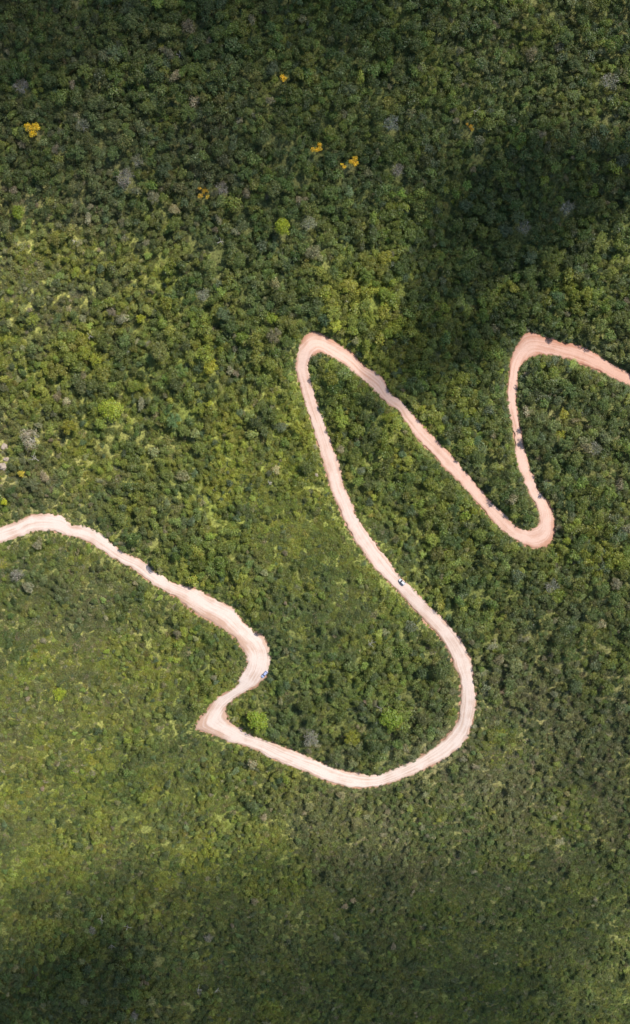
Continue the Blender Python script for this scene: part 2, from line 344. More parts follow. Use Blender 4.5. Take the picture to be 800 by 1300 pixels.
# ---------------------------------------------------------------- dirt road: ribbon with ragged edges, low crown and sunken shoulders
NA = 13
us = np.array([-1.0, -.96, -.88, -.74, -.5, -.25, 0, .25, .5, .74, .88, .96, 1.0])
n_r = len(RC)
rv = np.zeros((n_r, NA, 3)); r_al = np.zeros((n_r, NA, 3)); r_ed = np.zeros((n_r, NA)); r_rd = np.zeros((n_r, NA))
jl = 0.8*fbm(ALONG/2.6, ALONG*0+3, 3)*2 + 0.7*fbm(ALONG/9, ALONG*0+7, 2); jr = 0.8*fbm(ALONG/2.6, ALONG*0+31, 3)*2 + 0.7*fbm(ALONG/9, ALONG*0+45, 2)
red_s = np.interp(np.arange(n_r)/10.0, [0, 14, 20, 26, 40, 47, 55, 62, 70, 80, 90, 100, 106, 110], [.10, .14, .08, .10, .08, .14, .26, .42, .52, .60, .52, .66, .85, 1.0])
for j, u in enumerate(us):
    t = (u+1)/2                                   # 0 = right edge, 1 = left edge
    vv = (RL-RR)/(2*RW[:, None])
    p = RR*(1-t) + RL*t + vv*((jl*np.clip(u, 0, 1)**2 - jr*np.clip(-u, 0, 1)**2) + 0.35*u)[:, None]
    z = RZ + 0.03 + 0.10*(1-u*u) - 0.45*smoothstep(.86, 1.0, abs(u)) + 0.06*fbm(ALONG/3+10*u, ALONG*0+u*6, 2)
    rv[:, j, 0] = p[:, 0]; rv[:, j, 1] = p[:, 1]; rv[:, j, 2] = z
    r_al[:, j, 0] = ALONG; r_al[:, j, 1] = u*RW
    k_ = np.arange(n_r)/10.0; bump_ = lambda a, b, w=1.0: smoothstep(a-w, a+w, k_)*(1-smoothstep(b-w, b+w, k_))
    r_ed[:, j] = smoothstep(.55, 1.0, abs(u))*0.85 \
        + .75*bump_(13, 20)*smoothstep(-.05, -.55, u) + .9*bump_(27, 30)*smoothstep(.15, -.45, u) + .5*bump_(23, 28)*smoothstep(.55, .85, u) \
        + .6*bump_(66, 72)*smoothstep(.1, .6, u) + .45*bump_(99, 104)*smoothstep(.0, .5, u) + .5*bump_(85, 89)*smoothstep(-.3, -.7, u) + .4*bump_(44, 58)*smoothstep(.6, .8, u)
    r_rd[:, j] = red_s
kk = (np.arange(n_r-1)[:, None]*NA + np.arange(NA-1)[None, :]).ravel()
rm = mesh_np('dirt_road', rv.reshape(-1, 3), np.stack([kk, kk+1, kk+1+NA, kk+NA], 1), None, road_mat(), True)
add_attr(rm, 'along', r_al, 'FLOAT_VECTOR'); add_attr(rm, 'edge', r_ed); add_attr(rm, 'red', r_rd)
road = link(bpy.data.objects.new('dirt_road', rm)); tag(road, kind='structure')

# ---------------------------------------------------------------- plant prototypes
def leaf_quads(pos, nrm, size, aspect=0.62, curl=0.18):
    n = len(pos); r = rng.standard_normal((n, 3))
    t = np.cross(nrm, r); t /= np.linalg.norm(t, axis=1)[:, None] + 1e-9
    b = np.cross(nrm, t)
    s = size[:, None]
    v = np.stack([pos - t*s*.5, pos + b*s*.5*aspect - nrm*s*curl*0.3, pos + t*s*.5 - nrm*s*curl, pos - b*s*.5*aspect + nrm*s*curl*.2], 1)
    return v
def tube_np(pts, rad, sides=5):
    pts = np.array(pts, float); n = len(pts); V = []; 
    for i in range(n):
        d = pts[min(i+1, n-1)] - pts[max(i-1, 0)]; d = d/(np.linalg.norm(d)+1e-9)
        a = np.cross(d, (0.31, 0.95, 0.07)); a /= np.linalg.norm(a)+1e-9; b = np.cross(d, a)
        for k in range(sides):
            an = 2*math.pi*k/sides; V.append(pts[i] + (a*math.cos(an)+b*math.sin(an))*rad[i])
    F = [(i*sides+k, i*sides+(k+1) % sides, (i+1)*sides+(k+1) % sides, (i+1)*sides+k) for i in range(n-1) for k in range(sides)]
    return np.array(V), np.array(F)
def merge_tubes(ts):
    V, F, o = [], [], 0
    for v, f_ in ts: V.append(v); F.append(f_+o); o += len(v)
    return np.vstack(V), np.vstack(F)
def crown_np(dia, height, base, nl, lobe_r, leaf, density, flat=0.6, gap=0.0):
    """a crown of many leaf lobes on a dome; unit = metres. Returns quads (n,4,3) and leaf values"""
    R_ = dia/2; Q, Vv, cent = [], [], []
    for i in range(nl):
        a = i*2.39996 + rng.normal(0, .35); rr = math.sqrt((i+.5)/nl)*(R_-lobe_r*.75)*rng.uniform(.85, 1.1)
        zz = base + (height-base-lobe_r*flat)*math.sqrt(max(0., 1-(rr/(R_*1.05))**2))*rng.uniform(.86, 1.06)
        c = np.array((rr*math.cos(a), rr*math.sin(a), zz)); cent.append(c)
        r = lobe_r*rng.uniform(.72, 1.25)
        n = int(density*2*math.pi*r*r/(leaf*leaf*.45))
        d = rng.standard_normal((n, 3)); d /= np.linalg.norm(d, axis=1)[:, None]
        d[:, 2] = np.where(d[:, 2] < -.35, -d[:, 2], d[:, 2])
        bump = 1 + .22*np.sin(d[:, 0]*5+i)*np.sin(d[:, 1]*5+2*i) 
        rad = r*bump*np.where(rng.random(n) < .78, rng.uniform(.82, 1.06, n), rng.uniform(.3, .85, n))
        p = c + d*rad[:, None]*np.array((1, 1, flat+.15))
        nn = d*np.array((1, 1, 1.25)) + rng.standard_normal((n, 3))*.42; nn /= np.linalg.norm(nn, axis=1)[:, None]
        keep = rng.random(n) > gap
        Q.append(leaf_quads(p, nn, leaf*rng.uniform(.65, 1.35, n))[keep])
        Vv.append((rng.uniform(.76, 1.2)*rng.uniform(.72, 1.28, n))[keep])
    return np.vstack(Q), np.concatenate(Vv), cent
def crown_mesh(name, Q, vals, mats=(None,), tints=None):
    n = len(Q); m = mesh_np(name, Q.reshape(-1, 3), np.arange(n*4).reshape(n, 4), None, M_FOL)
    c = np.ones((n, 4)); c[:, :3] = vals[:, None]
    c[:, 0] *= 1 + .10*rng.standard_normal(n); c = np.clip(c, .3, 1.9)
    if tints is not None: c[:, :3] *= tints
    add_attr(m, 'leafv', c, 'FLOAT_COLOR', 'FACE'); return m
def trunk_mesh(name, cents, base, r0, mat=None, zb=-0.6, lim=7):
    ts = []; top = np.array((0.0, 0.0, base*.9+.3)); w = rng.normal(0, .12, 2)
    ts.append(tube_np([(0, 0, zb), (w[0], w[1], base*.45), top], [r0*1.3, r0, r0*.8], 6))
    for c in cents[:lim]:
        mid = top*.45 + c*.55 - np.array((0, 0, .12*np.linalg.norm(c-top)))
        ts.append(tube_np([top, mid, c], [r0*.55, r0*.35, r0*.12], 4))
    V, F = merge_tubes(ts); return mesh_np(name, V, F, None, mat or M_BARK)
PROTO = bpy.data.collections.new('plant_prototypes')      # never linked to the scene: only a source for the scattered mass
def proto_obj(name, crown, trunk, bark=None):
    """crown and trunk joined into one mesh for scattering"""
    bm = bmesh.new(); bm.from_mesh(crown); nf = len(bm.faces)
    bm.from_mesh(trunk)
    bm.faces.ensure_lookup_table()
    for f_ in bm.faces[nf:]: f_.material_index = 1
    lay = bm.faces.layers.float_color.get('leafv')
    if lay is not None:
        for f_ in bm.faces[nf:]: f_[lay] = (1, 1, 1, 1)
    m = bpy.data.meshes.new(name); bm.to_mesh(m); bm.free()
    m.materials.clear(); m.materials.append(M_FOL); m.materials.append(bark or M_BARK)
    o = bpy.data.objects.new(name, m); PROTO.objects.link(o); return o
TREES = []      # medium trees, unit crown diameter 4.5 m
specs = [(4.5,4.6,2.2,6,1.15,.46,1.0,.75,0),(4.5,5.0,2.4,9,.95,.42,1.0,.8,0),(4.6,4.2,2.0,5,1.35,.48,1.0,.7,0),(4.4,5.4,2.6,11,.85,.40,1.0,.8,.05),
         (4.6,4.4,2.0,7,1.05,.50,.8,.7,.15),(4.5,5.2,2.6,4,1.5,.46,1.0,.75,0),(4.3,4.8,2.2,8,1.0,.42,.75,.75,.25),(4.6,4.0,1.6,10,.9,.42,1.0,.7,0)]
for i, s in enumerate(specs):
    Q, v, c = crown_np(*s); cr = crown_mesh('tree_crown_%d' % i, Q, v); pale = M_PALEBARK if i in (4, 6) else None; tr = trunk_mesh('tree_trunk_%d' % i, c, s[2], .16, pale)
    TREES.append((cr, tr, proto_obj('a_tree_%d' % i, cr, tr, pale)))
BIG = []        # large trees, crown diameter 8.5 m
for i, s in enumerate([(8.5,7.6,3.2,22,1.25,.50,1.0,.8,0),(8.5,7.0,3.0,14,1.7,.54,1.0,.75,0),(8.7,7.8,3.4,30,1.05,.46,1.0,.85,.08),(8.2,6.6,3.0,18,1.35,.5,.8,.7,.2),(8.5,7.2,2.4,12,1.9,.5,1.05,.8,0)]):
    Q, v, c = crown_np(*s); BIG.append((crown_mesh('big_crown_%d' % i, Q, v), trunk_mesh('big_trunk_%d' % i, c, s[2], .26, lim=10)))
SHRUBS = []     # shrubs, diameter 2.4 m
for i, s in enumerate([(2.5,1.6,.3,7,.52,.34,.8,.7,.1),(2.4,2.0,.4,9,.46,.30,.8,.8,.05),(2.7,1.2,.2,9,.45,.36,.7,.6,.15),(2.3,2.3,.6,6,.55,.32,.8,.85,0),(2.8,1.0,.1,12,.40,.32,.6,.6,.2),(2.5,1.7,.3,10,.42,.30,.75,.75,.1)]):
    Q, v, c = crown_np(*s); cr = crown_mesh('shrub_leaves_%d' % i, Q, v); tr = trunk_mesh('shrub_stems_%d' % i, c, .3, .05, zb=-.4)
    SHRUBS.append((cr, tr, proto_obj('b_shrub_%d' % i, cr, tr)))

# ---------------------------------------------------------------- where the plants stand
class Darts:
    def __init__(s, cell): s.c = cell; s.g = {}
    def ok(s, x, y, r, span=1):
        ci, cj = int(x//s.c), int(y//s.c)
        for i in range(ci-span, ci+span+1):
            for j in range(cj-span, cj+span+1):
                for (a, b, q) in s.g.get((i, j), ()):
                    if (a-x)**2 + (b-y)**2 < (q+r)**2: return False
        return True
    def add(s, x, y, r): s.g.setdefault((int(x//s.c), int(y//s.c)), []).append((x, y, r))
DT = Darts(9.0); DS = Darts(2.4)

# single trees the photo lets one pick out: px, py, crown diameter m, tint, kind, label, category
LIME = (.36, .41, .035); YG = (.30, .30, .035); MUST = (.42, .36, .05)
SPECIAL = [
 (359,291,9.0,LIME,'ball','bright lime green dome shaped tree alone in dark forest'),
 (25,271,7.5,(.24,.30,.03),'big','small lime green tree at the edge of the greyish forest'),
 (205,448,11.0,(.225,.235,.065),'ball','olive green dome shaped tree with a dark rim of shade'),
 (262,449,11.5,(.26,.30,.04),'big','broad fresh green tree touching a yellow green tree'),
 (269,466,9.0,(.40,.38,.04),'big','yellow green tree touching a broad fresh green tree'),
 (308,430,8.0,(.19,.25,.035),'big','fresh green spreading tree between the touching pair and the narrow hairpin'),
 (141,520,13.5,(.30,.35,.035),'big','wide lime green tree with a pointed top beside a mustard green tree'),
 (91,543,9.5,(.28,.26,.035),'big','mustard green open crowned tree beside a wide lime green tree'),
 (28,602,4.4,(.55,.44,.05),'tree','small orange yellow tree close to the wide pale dry tree'),
 (7,637,4.6,(.50,.52,.03),'tree','small bright yellow tree at the first curve of the pale road'),
 (326,914,14.0,(.26,.33,.03),'big','wide bright lime tree inside the road loop beside the S bend'),
 (496,912,13.0,(.20,.27,.030),'big','tall fresh green tree amid darker trees inside the road loop'),
 (446,935,9.5,(.26,.26,.030),'big','yellow green open tree between the pale grey tree and a tall fresh green one'),
 (560,848,11.5,(.135,.17,.05),'ball','dark green dome shaped tree tight against the inner road loop edge'),
 (559,768,6.0,(.33,.31,.05),'tree','yellowish tree at the road edge past the white car'),
 (346,405,7.0,(.27,.33,.035),'big','fresh green tree among dark ones near the narrow hairpin'),
 (180,405,5.5,(.36,.37,.03),'tree','bright yellow green small tree in the yellowish scrub'),
 (75,882,9.0,(.32,.37,.03),'scrubby','bright lime low shrub patch on the open scrub slope'),
 (246,738,7.0,(.32,.33,.05),'tree','yellowish tree at the edge of the pale road before the S bend'),
 (713,526,6.5,(.42,.39,.06),'tree','pale yellow topped larger tree inside the reddest road bend'),
 (711,552,5.5,(.40,.40,.05),'tree','small pale yellow tree beside a larger one inside the reddest bend'),
 (696,602,7,(.21,.22,.05),'big','olive round tree beside the narrowest road leg'),
 (471,405,9.0,(.25,.28,.04),'big','light green tree by the outer side of the narrow hairpin'),
 (708,755,9.0,(.21,.26,.035),'big','light green tree in the forest outside the small round hairpin'),
 (535,852,8.0,(.08,.115,.035),'big','dark green lumpy tree next to the dome shaped one inside the loop'),
 (430,860,8.5,(.14,.165,.045),'big','olive green tree in the middle of the wide road loop'),
 (722,642,7,(.09,.13,.04),'big','dark green tree at the outside of the small round hairpin'),
 (332,801,3.6,(.06,.09,.035),'tree','dark bush like tree at the road edge near the blue car'),
 (322,779,5.5,(.22,.23,.05),'tree','olive tree at the road edge beside a dark bush like tree'),
 (213,604,7.5,(.19,.22,.05),'big','olive tree in the light scrub above the pale straight road'),
 (646,424,6.0,(.07,.10,.03),'tree','dark tree at the tip of the reddest road bend'),
]
GREYTREE = [ # pale, dry or thin-leaved trees
 (38,558,13.0,(.34,.30,.19),'wide pale dry tree with bare limbs near the pale boulders'),
 (395,937,11.0,(.25,.24,.17),'pale grey tree with bare limbs beside the wide road loop'),
 (160,228,11.0,(.24,.22,.16),'widest greyish bare crowned tree in the dark forest'),
 (282,240,8.0,(.25,.22,.16),'grey thin crowned tree beside the thin orange flowering tree'),
 (28,112,9.0,(.20,.18,.13),'dull grey crowned tree close to the brightest yellow flowering tree'),
 (505,217,8.0,(.25,.22,.16),'pale grey tree near the close pair of flowering trees'),
 (497,158,10.0,(.16,.19,.13),'blue grey leafy tree between two orange flowering trees'),
 (772,105,11.0,(.20,.20,.12),'dull grey green thin crowned tree far from any flowering tree'),
 (392,285,9.5,(.27,.28,.15),'pale grey green tree right beside the lime green dome tree'),
 (175,205,8.0,(.25,.25,.13),'pale olive thin crowned tree beside the widest greyish tree'),
 (105,160,8.0,(.19,.20,.12),'grey green tree in the forest beside the brightest yellow flowering tree'),
 (258,375,8.0,(.25,.26,.16),'pale grey green tree in the light forest of the olive dome tree'),
 (755,570,9.0,(.20,.21,.12),'grey green thin crowned tree inside the reddest road bend'),
 (700,745,9.0,(.19,.20,.13),'grey thin crowned tree in the forest outside the small round hairpin'),
 (22,730,8.0,(.26,.24,.18),'greyish dry shrub like tree under the first curve of the pale road'),
 (665,290,9.0,(.16,.17,.11),'dull grey green tree in the deep cloud shadow'),
 (720,265,9.0,(.20,.21,.14),'pale thin crowned tree at the rim of the deep cloud shadow'),
 (118,1180,6.0,(.21,.20,.14),'grey thin crowned tree at the rim of the dark hollow'),
 (265,1190,6.5,(.25,.23,.16),'grey thin crowned tree on the scrub slope past the dark hollow'),
 (172,1288,6.0,(.22,.21,.16),'grey thin crowned tree at the foot of the dark hollow'),
]
BARE = [(128,1163,4.5,20,'leafless white twiggy tree at the rim of the dark hollow'),(160,1177,5,110,'leafless pale tree with forked limbs at the rim of the dark hollow'),
 (140,1198,5,60,'leafless tree standing inside the dark hollow'),(252,1252,4.5,10,'leafless pale tree in dark scrub beside a crooked white one'),
 (277,1258,4.5,200,'leafless white tree with crooked limbs on the scrub slope'),(283,305,5,320,'leafless white stemmed tree near the lime green dome tree'),
 (95,304,4,0,'small bare white snag where the dark forest thins to yellow scrub'),(468,820,6,150,'bare white forked tree inside the wide road loop'),
 (112,428,5,100,'bare pale tree in the yellowish scrub'),(48,585,7,215,'leaning bare trunk beside the wide pale dry tree'),
 (480,900,6,130,'bare pale leaning trunk beside the tall fresh green tree'),(602,140,4,50,'small bare white snag near the faded orange flowering tree'),
 (226,70,4,90,'small bare pale snag deep in the dark forest'),(345,612,4,300,'small bare pale snag in the yellowest scrub')]
FLOWER = [ # yellow flowering trees: px, py, list of flower clumps (dx, dy, r in metres), orange amount
 (43,167,[(-2.0,1.5,2.0),(1.6,1.0,2.0),(.2,-2.1,1.8)],.12,.95,'brightest yellow flowering tree of three clumps in the dark forest'),
 (360,101,[(-.5,.4,1.3),(.7,-.2,1.1),(.1,-1.2,.9)],.35,.9,'small lone orange flowering tree deep in the dark forest'),
 (402,190,[(-2.0,-.6,1.1),(.2,-.7,1.2),(1.8,-.3,1.1),(1.6,1.6,1.2)],.35,.85,'orange yellow bent flowering tree near the close pair'),
 (449,206,[(-1.6,-.2,1.2),(0,-1.2,1.5),(.4,1.2,1.4),(1.5,-1.2,1.2)],.25,.95,'larger yellow orange flowering tree of a close pair'),
 (436,213,[(-.7,.9,.9),(.4,-.2,1.1)],.15,.9,'smaller yellow flowering tree of a close pair'),
 (258,246,[(-1.6,2.2,1.0),(1.2,.6,1.5),(-1.2,-2.0,1.5),(2.4,-2.2,1.0)],.6,.6,'thin orange flowering tree with green showing through beside a grey tree'),
 (598,164,[(-.4,.6,1.1),(.3,-.9,1.0),(-2.2,2.0,.8)],.75,.6,'faded brownish orange flowering tree with sparse clumps')]

def ground_at(px, py, up=0.0):
    """world point under a photo pixel, on the terrain (for crowns: the pixel shows the crown, `up` metres above the ground)"""
    px = np.array([float(px)]); py = np.array([float(py)])
    x, y, z = px2w(px, py, lambda a, b: terrain(a, b) + up); return float(x[0]), float(y[0]), float(z[0]-up)

placed = []
def reserve(px, py, dia, up):
    x, y, z = ground_at(px, py, up); DT.add(x, y, dia*.45); return x, y, z
SP = [(reserve(a[0], a[1], a[2], a[2]*.45), a) for a in SPECIAL]
GP = [(reserve(a[0], a[1], a[2], a[2]*.4), a) for a in GREYTREE]
BP = [(reserve(a[0], a[1], a[2]*.6, 2.5), a) for a in BARE]
FP = [(reserve(a[0], a[1], 7.0, 5.0), a) for a in FLOWER]
for a_, b_, c_ in ((6,565,7),(4,592,8),(9,582,6),(402,603,5)): reserve(a_, b_, c_, .3)

NC = 620000
cxs = rng.uniform(-222, 222, NC); cys = rng.uniform(-340, 330, NC)
czs = h0(cxs, cys); cpx, cpy = w2px(cxs, cys, czs)
kin = (cpx > -60) & (cpx < 860) & (cpy > -60) & (cpy < 1360)
cxs, cys, cpx, cpy = cxs[kin], cys[kin], cpx[kin], cpy[kin]
sz, yl, dr = cover(cpx, cpy)
sz = sz*.80*(.76 + .20*smoothstep(230, 480, cpy))
cg = grassy(cpx, cpy)
dia = sz*np.exp(rng.normal(0, .33, len(sz)))*(1-.12*cg)
dia = np.clip(dia*(1 + .45*fbm(cpx/45+7, cpy/45+3, 3) + .55*fbm(cpx/14+70, cpy/14+30, 2)), .8, 8.5)
cz2, cbare, cdist = terrain(cxs, cys, True)
dia = np.minimum(dia, (1.0 + .9*np.maximum(cdist, 0))*np.exp(rng.normal(0, .25, len(dia))))          # low growth along the road
_, _, cbank, _ = road_dist(cxs, cys)
lim = cdist - .12*dia - .45*cbank*(cdist < 60) + .9*fbm(cxs/5+80, cys/5+15, 2)
order = np.argsort(-(dia/sz) + rng.normal(0, .45, len(dia)))
order = order[lim[order] > 0]
order = np.concatenate([order[dia[order] > 3.6], order[dia[order] <= 3.6]])
acc = []
for i in order:
    x_, y_, d_ = cxs[i], cys[i], dia[i]; r = d_*.292
    if d_ > 3.6:
        if DT.ok(x_, y_, r): DT.add(x_, y_, r); acc.append(i)
    elif DS.ok(x_, y_, r) and DT.ok(x_, y_, r):
        DS.add(x_, y_, r); acc.append(i)
acc = np.array(acc)
gapn = fbm(cxs[acc]/5.5+400, cys[acc]/5.5+300, 2)
gthin = np.clip(cg[acc]*.55, 0, .55)*(1 + 1.6*fbm(cxs[acc]/9+900, cys[acc]/9+40, 3))
acc = acc[(rng.random(len(acc)) > gthin) & (cdist[acc] > -5)]; gapn = fbm(cxs[acc]/5.5+400, cys[acc]/5.5+300, 2)
acc = acc[(gapn > -.38 + .12*rng.random(len(acc)) - .12*(dia[acc] > 2.35)) | (cdist[acc] < 5)]
X, Y, Z, D, PX, PY = cxs[acc], cys[acc], cz2[acc], dia[acc], cpx[acc], cpy[acc]
TINT = plant_tint(PX, PY, yl[acc], dr[acc], len(acc))
DIST = cdist[acc]; DRYV = dr[acc]; CG = cg[acc]
FLAT = .86*(1 - .28*CG)*np.where(DIST < 4, .6, 1.0)
is_tree = D > 2.35
inframe = (PX > 4) & (PX < 796) & (PY > 4) & (PY < 1296)

LAND = [(43,167,'near the brightest yellow flowering tree'),(360,101,'near the lone orange flowering tree'),(402,190,'near the bent orange flowering tree'),
 (445,210,'near the close pair of flowering trees'),(258,246,'near the thin orange flowering tree'),(598,164,'near the faded orange flowering tree'),(359,291,'near the lime green dome tree'),
 (205,448,'near the olive dome tree'),(265,458,'near the touching yellow green pair'),(141,520,'near the wide lime tree'),(38,558,'near the wide pale dry tree'),(772,105,'near the dull grey green thin tree'),
 (640,320,'in the deep cloud shadow'),(160,228,'near the widest greyish tree'),(28,112,'near the dull grey crowned tree'),(497,158,'near the blue grey tree'),(226,70,'near the deep forest snag'),
 (385,450,'outside the narrow hairpin'),(440,520,'inside the narrow hairpin'),(690,690,'outside the small round hairpin'),(640,610,'inside the small round hairpin'),(650,420,'outside the reddest bend'),
 (720,540,'inside the reddest bend'),(770,410,'above the red road end'),(620,880,'outside the wide road loop'),(430,800,'inside the wide road loop'),(250,930,'outside the S bend spur'),(370,850,'beyond the blue car'),
 (290,840,'across the S bend from the blue car'),(550,720,'near the white car'),(440,720,'across the road from the white car'),(580,520,'between the two red road legs'),(560,650,'outside the long red leg'),
 (60,640,'along the first curve of the pale road'),(200,700,'along the pale straight road'),(320,600,'in the yellowest scrub'),(60,350,'in the pale yellow scrub'),(120,1210,'near the dark hollow'),
 (100,860,'on the lime shrub slope'),(470,1060,'on the dry slope under the wide loop'),(700,980,'on the driest grassy slope'),(640,1180,'on the open scrub slope'),(300,1130,'on the bright scrub slope'),
 (720,780,'near the grey thin tree outside the hairpin'),(700,60,'past the faded flowering tree'),(560,60,'between the lone and faded flowering trees'),(300,330,'near the leafless white stemmed tree')]
def region(px, py, dist):
    t = min(LAND, key=lambda q: (q[0]-px)**2 + (q[1]-py)**2)[2]
    return ('at the road edge ' if dist < 3.0 else '') + t
def hue(t):
    r, g, b = t; br = (r+g)/2
    if r > .93*g and b > .38*g: return 'dry brownish'
    if br < .105: return 'dark green'
    if r > .86*g: return 'yellow green'
    if b > .45*g: return 'bluish green'
    if br > .175: return 'light green'
    return 'mid green'

def empty(name, loc):
    o = bpy.data.objects.new(name, None); o.location = loc; o.empty_display_size = .5; return link(o)
def child(name, mesh, parent, tint=None):
    o = bpy.data.objects.new(name, mesh); link(o, parent)
    if tint is not None: o['tint'] = [float(c) for c in tint]
    return o
def make_tree(name, loc, dia, src, native, rotz, tint, label, cat, group=None, tall=1.0):
    e = empty(name, loc); k = dia/native; e.scale = (k, k, k*tall); e.rotation_euler = (0, 0, rotz)
    child('crown', src[0], e, tint); child('trunk', src[1], e)
    return tag(e, label, cat, group)

# ---- picked-out trees
BALLQ, bv, bc = crown_np(8.5, 7.6, 3.4, 46, 1.05, .44, .9, .85, 0)
BALL = (crown_mesh('ball_crown', BALLQ, bv), trunk_mesh('ball_trunk', bc, 2.4, .26, lim=10))
for k, ((x, y, z), (px, py, d, t, kind, lab)) in enumerate(SP):
    rz = rng.uniform(0, 6.28)
    if kind == 'ball': make_tree('leafy_tree', (x, y, z), d, BALL, 8.5, rz, t, lab, 'tree', tall=1.2)
    elif kind == 'big': make_tree('leafy_tree', (x, y, z), d, BIG[k % 5], 8.5, rz, t, lab, 'tree', tall=.72 if d > 12 else 1.1)
    elif kind == 'scrubby': make_tree('shrub_patch', (x, y, z), d, BIG[3], 8.5, rz, t, lab, 'shrub', tall=.35)
    else: make_tree('leafy_tree', (x, y, z), d, TREES[k % 8], 4.5, rz, t, lab, 'tree')

# ---- thin grey trees: visible pale limbs and sparse leaves
def limb_system(n1, spread, hgt, r0, depth=2):
    ts = []; tips = []
    top = np.array((0, 0, hgt*.35)); ts.append(tube_np([(0, 0, -.6), (.1, 0, hgt*.18), top], [r0*1.2, r0, r0*.85], 6))
    for i in range(n1):
        a = i*2.4 + rng.normal(0, .3); rr = spread*rng.uniform(.5, 1)
        c = np.array((rr*math.cos(a), rr*math.sin(a), hgt*rng.uniform(.75, 1.0)))
        mid = top*.5 + c*.5 + rng.normal(0, .25, 3); ts.append(tube_np([top, mid, c], [r0*.6, r0*.42, r0*.2], 5))
        for _ in range(5):
            u = rng.uniform(.3, 1); q = mid*(1-u) + c*u; e_ = q + np.array((*rng.normal(0, spread*.3, 2), rng.uniform(.1, .5)))
            ts.append(tube_np([q, (q+e_)/2 + rng.normal(0, .12, 3), e_], [r0*.24, r0*.16, r0*.07], 4)); tips.append(e_)
        tips.append(c)
    return merge_tubes(ts), tips
for k, ((x, y, z), (px, py, d, t, lab)) in enumerate(GP):
    (V, F), tips = limb_system(8, 3.2, 6.0, .24)
    Q, v, c = crown_np(8.2, 6.2, 3.0, 20, 1.15, .42, .55, .7, .25)
    e = empty('pale_tree', (x, y, z)); s_ = d/8.2; e.scale = (s_, s_, s_*.9); e.rotation_euler = (0, 0, rng.uniform(0, 6.28))
    child('crown', crown_mesh('pale_crown', Q, v), e, t); child('trunk', mesh_np('pale_limbs', V, F, None, M_PALEBARK), e)
    tag(e, lab, 'tree')
# ---- leafless trees
for k, ((x, y, z), (px, py, hgt, ang, lab)) in enumerate(BP):
    e = empty('bare_tree', (x, y, z)); e.rotation_euler = (R(24), 0, R(ang))
    hgt = hgt*1.15; ts = [tube_np([(0, 0, -.5), (.1, .1, hgt*.3), (-.1, .25, hgt*.62), (.15, .2, hgt)], [.20, .16, .12, .05], 6)]
    child('trunk', mesh_np('snag_trunk', *ts[0], None, M_PALEBARK), e)
    for i in range(6):
        a = i*1.9 + rng.uniform(0, 1); b0 = np.array((0, .15, hgt*rng.uniform(.4, .85))); ln = hgt*rng.uniform(.25, .5)
        b2 = b0 + np.array((math.cos(a)*ln, math.sin(a)*ln, ln*rng.uniform(.2, .9))); bmid = (b0+b2)/2 + rng.normal(0, .15, 3)
        V, F = merge_tubes([tube_np([b0, bmid, b2], [.10, .075, .03], 4), tube_np([bmid, bmid + (b2-bmid)*.6 + rng.normal(0, .35, 3)], [.06, .025], 4)])
        child('branch', mesh_np('snag_branch', V, F, None, M_PALEBARK), e)
    tag(e, lab, 'bare tree')
# ---- yellow flowering trees
for k, ((x, y, z), (px, py, cl, orange, dens, lab)) in enumerate(FP):
    e = empty('flowering_tree', (x, y, z)); cents = []; 
    Q0, v0, c0 = crown_np(5.0, 5.4, 2.8, 5, 1.2, .42, .35, .7, .35)
    child('leaves', crown_mesh('flower_tree_leaves', Q0, v0), e, (.10, .13, .04))
    for (dx, dy, r) in cl:
        Q, v, c = crown_np(2*r*1.2, r*1.2+1, 1.0, 10, r*.5, .36, dens, .8, .12)
        Q[:, :, 0] += dx; Q[:, :, 1] += dy; Q[:, :, 2] += 4.6; cents.append(np.array((dx, dy, 5.4)))
        col = np.array((.96, .66, .015))*(1-orange) + np.array((.90, .42, .03))*orange
        if orange > .55: col = col*.62
        u = rng.random((len(Q), 1)); tt = np.where(u < .10, np.array((.40, .17, .02))/col, np.where(u < .18, np.array((.13, .15, .04))/col, np.where(u > .8, np.array((1.0, .80, .10))/col, 1.0)))
        tag(child('flower_clump', crown_mesh('flower_clump', Q, v, tints=tt), e, col), kind='stuff')
    child('trunk', trunk_mesh('flower_tree_trunk', cents, 3.0, .18), e)
    tag(e, lab, 'flowering tree')

# ---- the 300 largest ordinary trees and the 300 largest shrubs as things of their own
ti = np.where(is_tree & inframe)[0]; ti = ti[np.argsort(-D[ti])][:300]
si = np.where(~is_tree & inframe)[0]
score = D[si] + 1.2*(DIST[si] < 4) + rng.random(len(si))*.2; si = si[np.argsort(-score)][:300]
single = np.zeros(len(X), bool); single[ti] = True; single[si] = True
for j, i in enumerate(ti):
    reg, hu = region(PX[i], PY[i], DIST[i]), hue(TINT[i])
    size = 'very large ' if j < 60 else ('large ' if j < 160 else '')
    if D[i] > 5.0: src, nat, look = BIG[j % 5], 8.5, ('lumpy', 'broad lobed', 'finely lumpy', 'open crowned', 'rounded')[j % 5]
    else: src, nat, look = TREES[j % 8], 4.5, ('lumpy', 'finely lumpy', 'rounded', 'finely lumpy', 'open crowned', 'broad lobed', 'open crowned', 'low spreading')[j % 8]
    lab = size + look + ' ' + hu + ' tree ' + reg
    make_tree('forest_tree', (X[i], Y[i], Z[i]), D[i]*1.02, src, nat, rng.uniform(0, 6.28), TINT[i], lab, 'tree', lab.replace(' tree ', ' trees '), tall=rng.uniform(.85, 1.15))
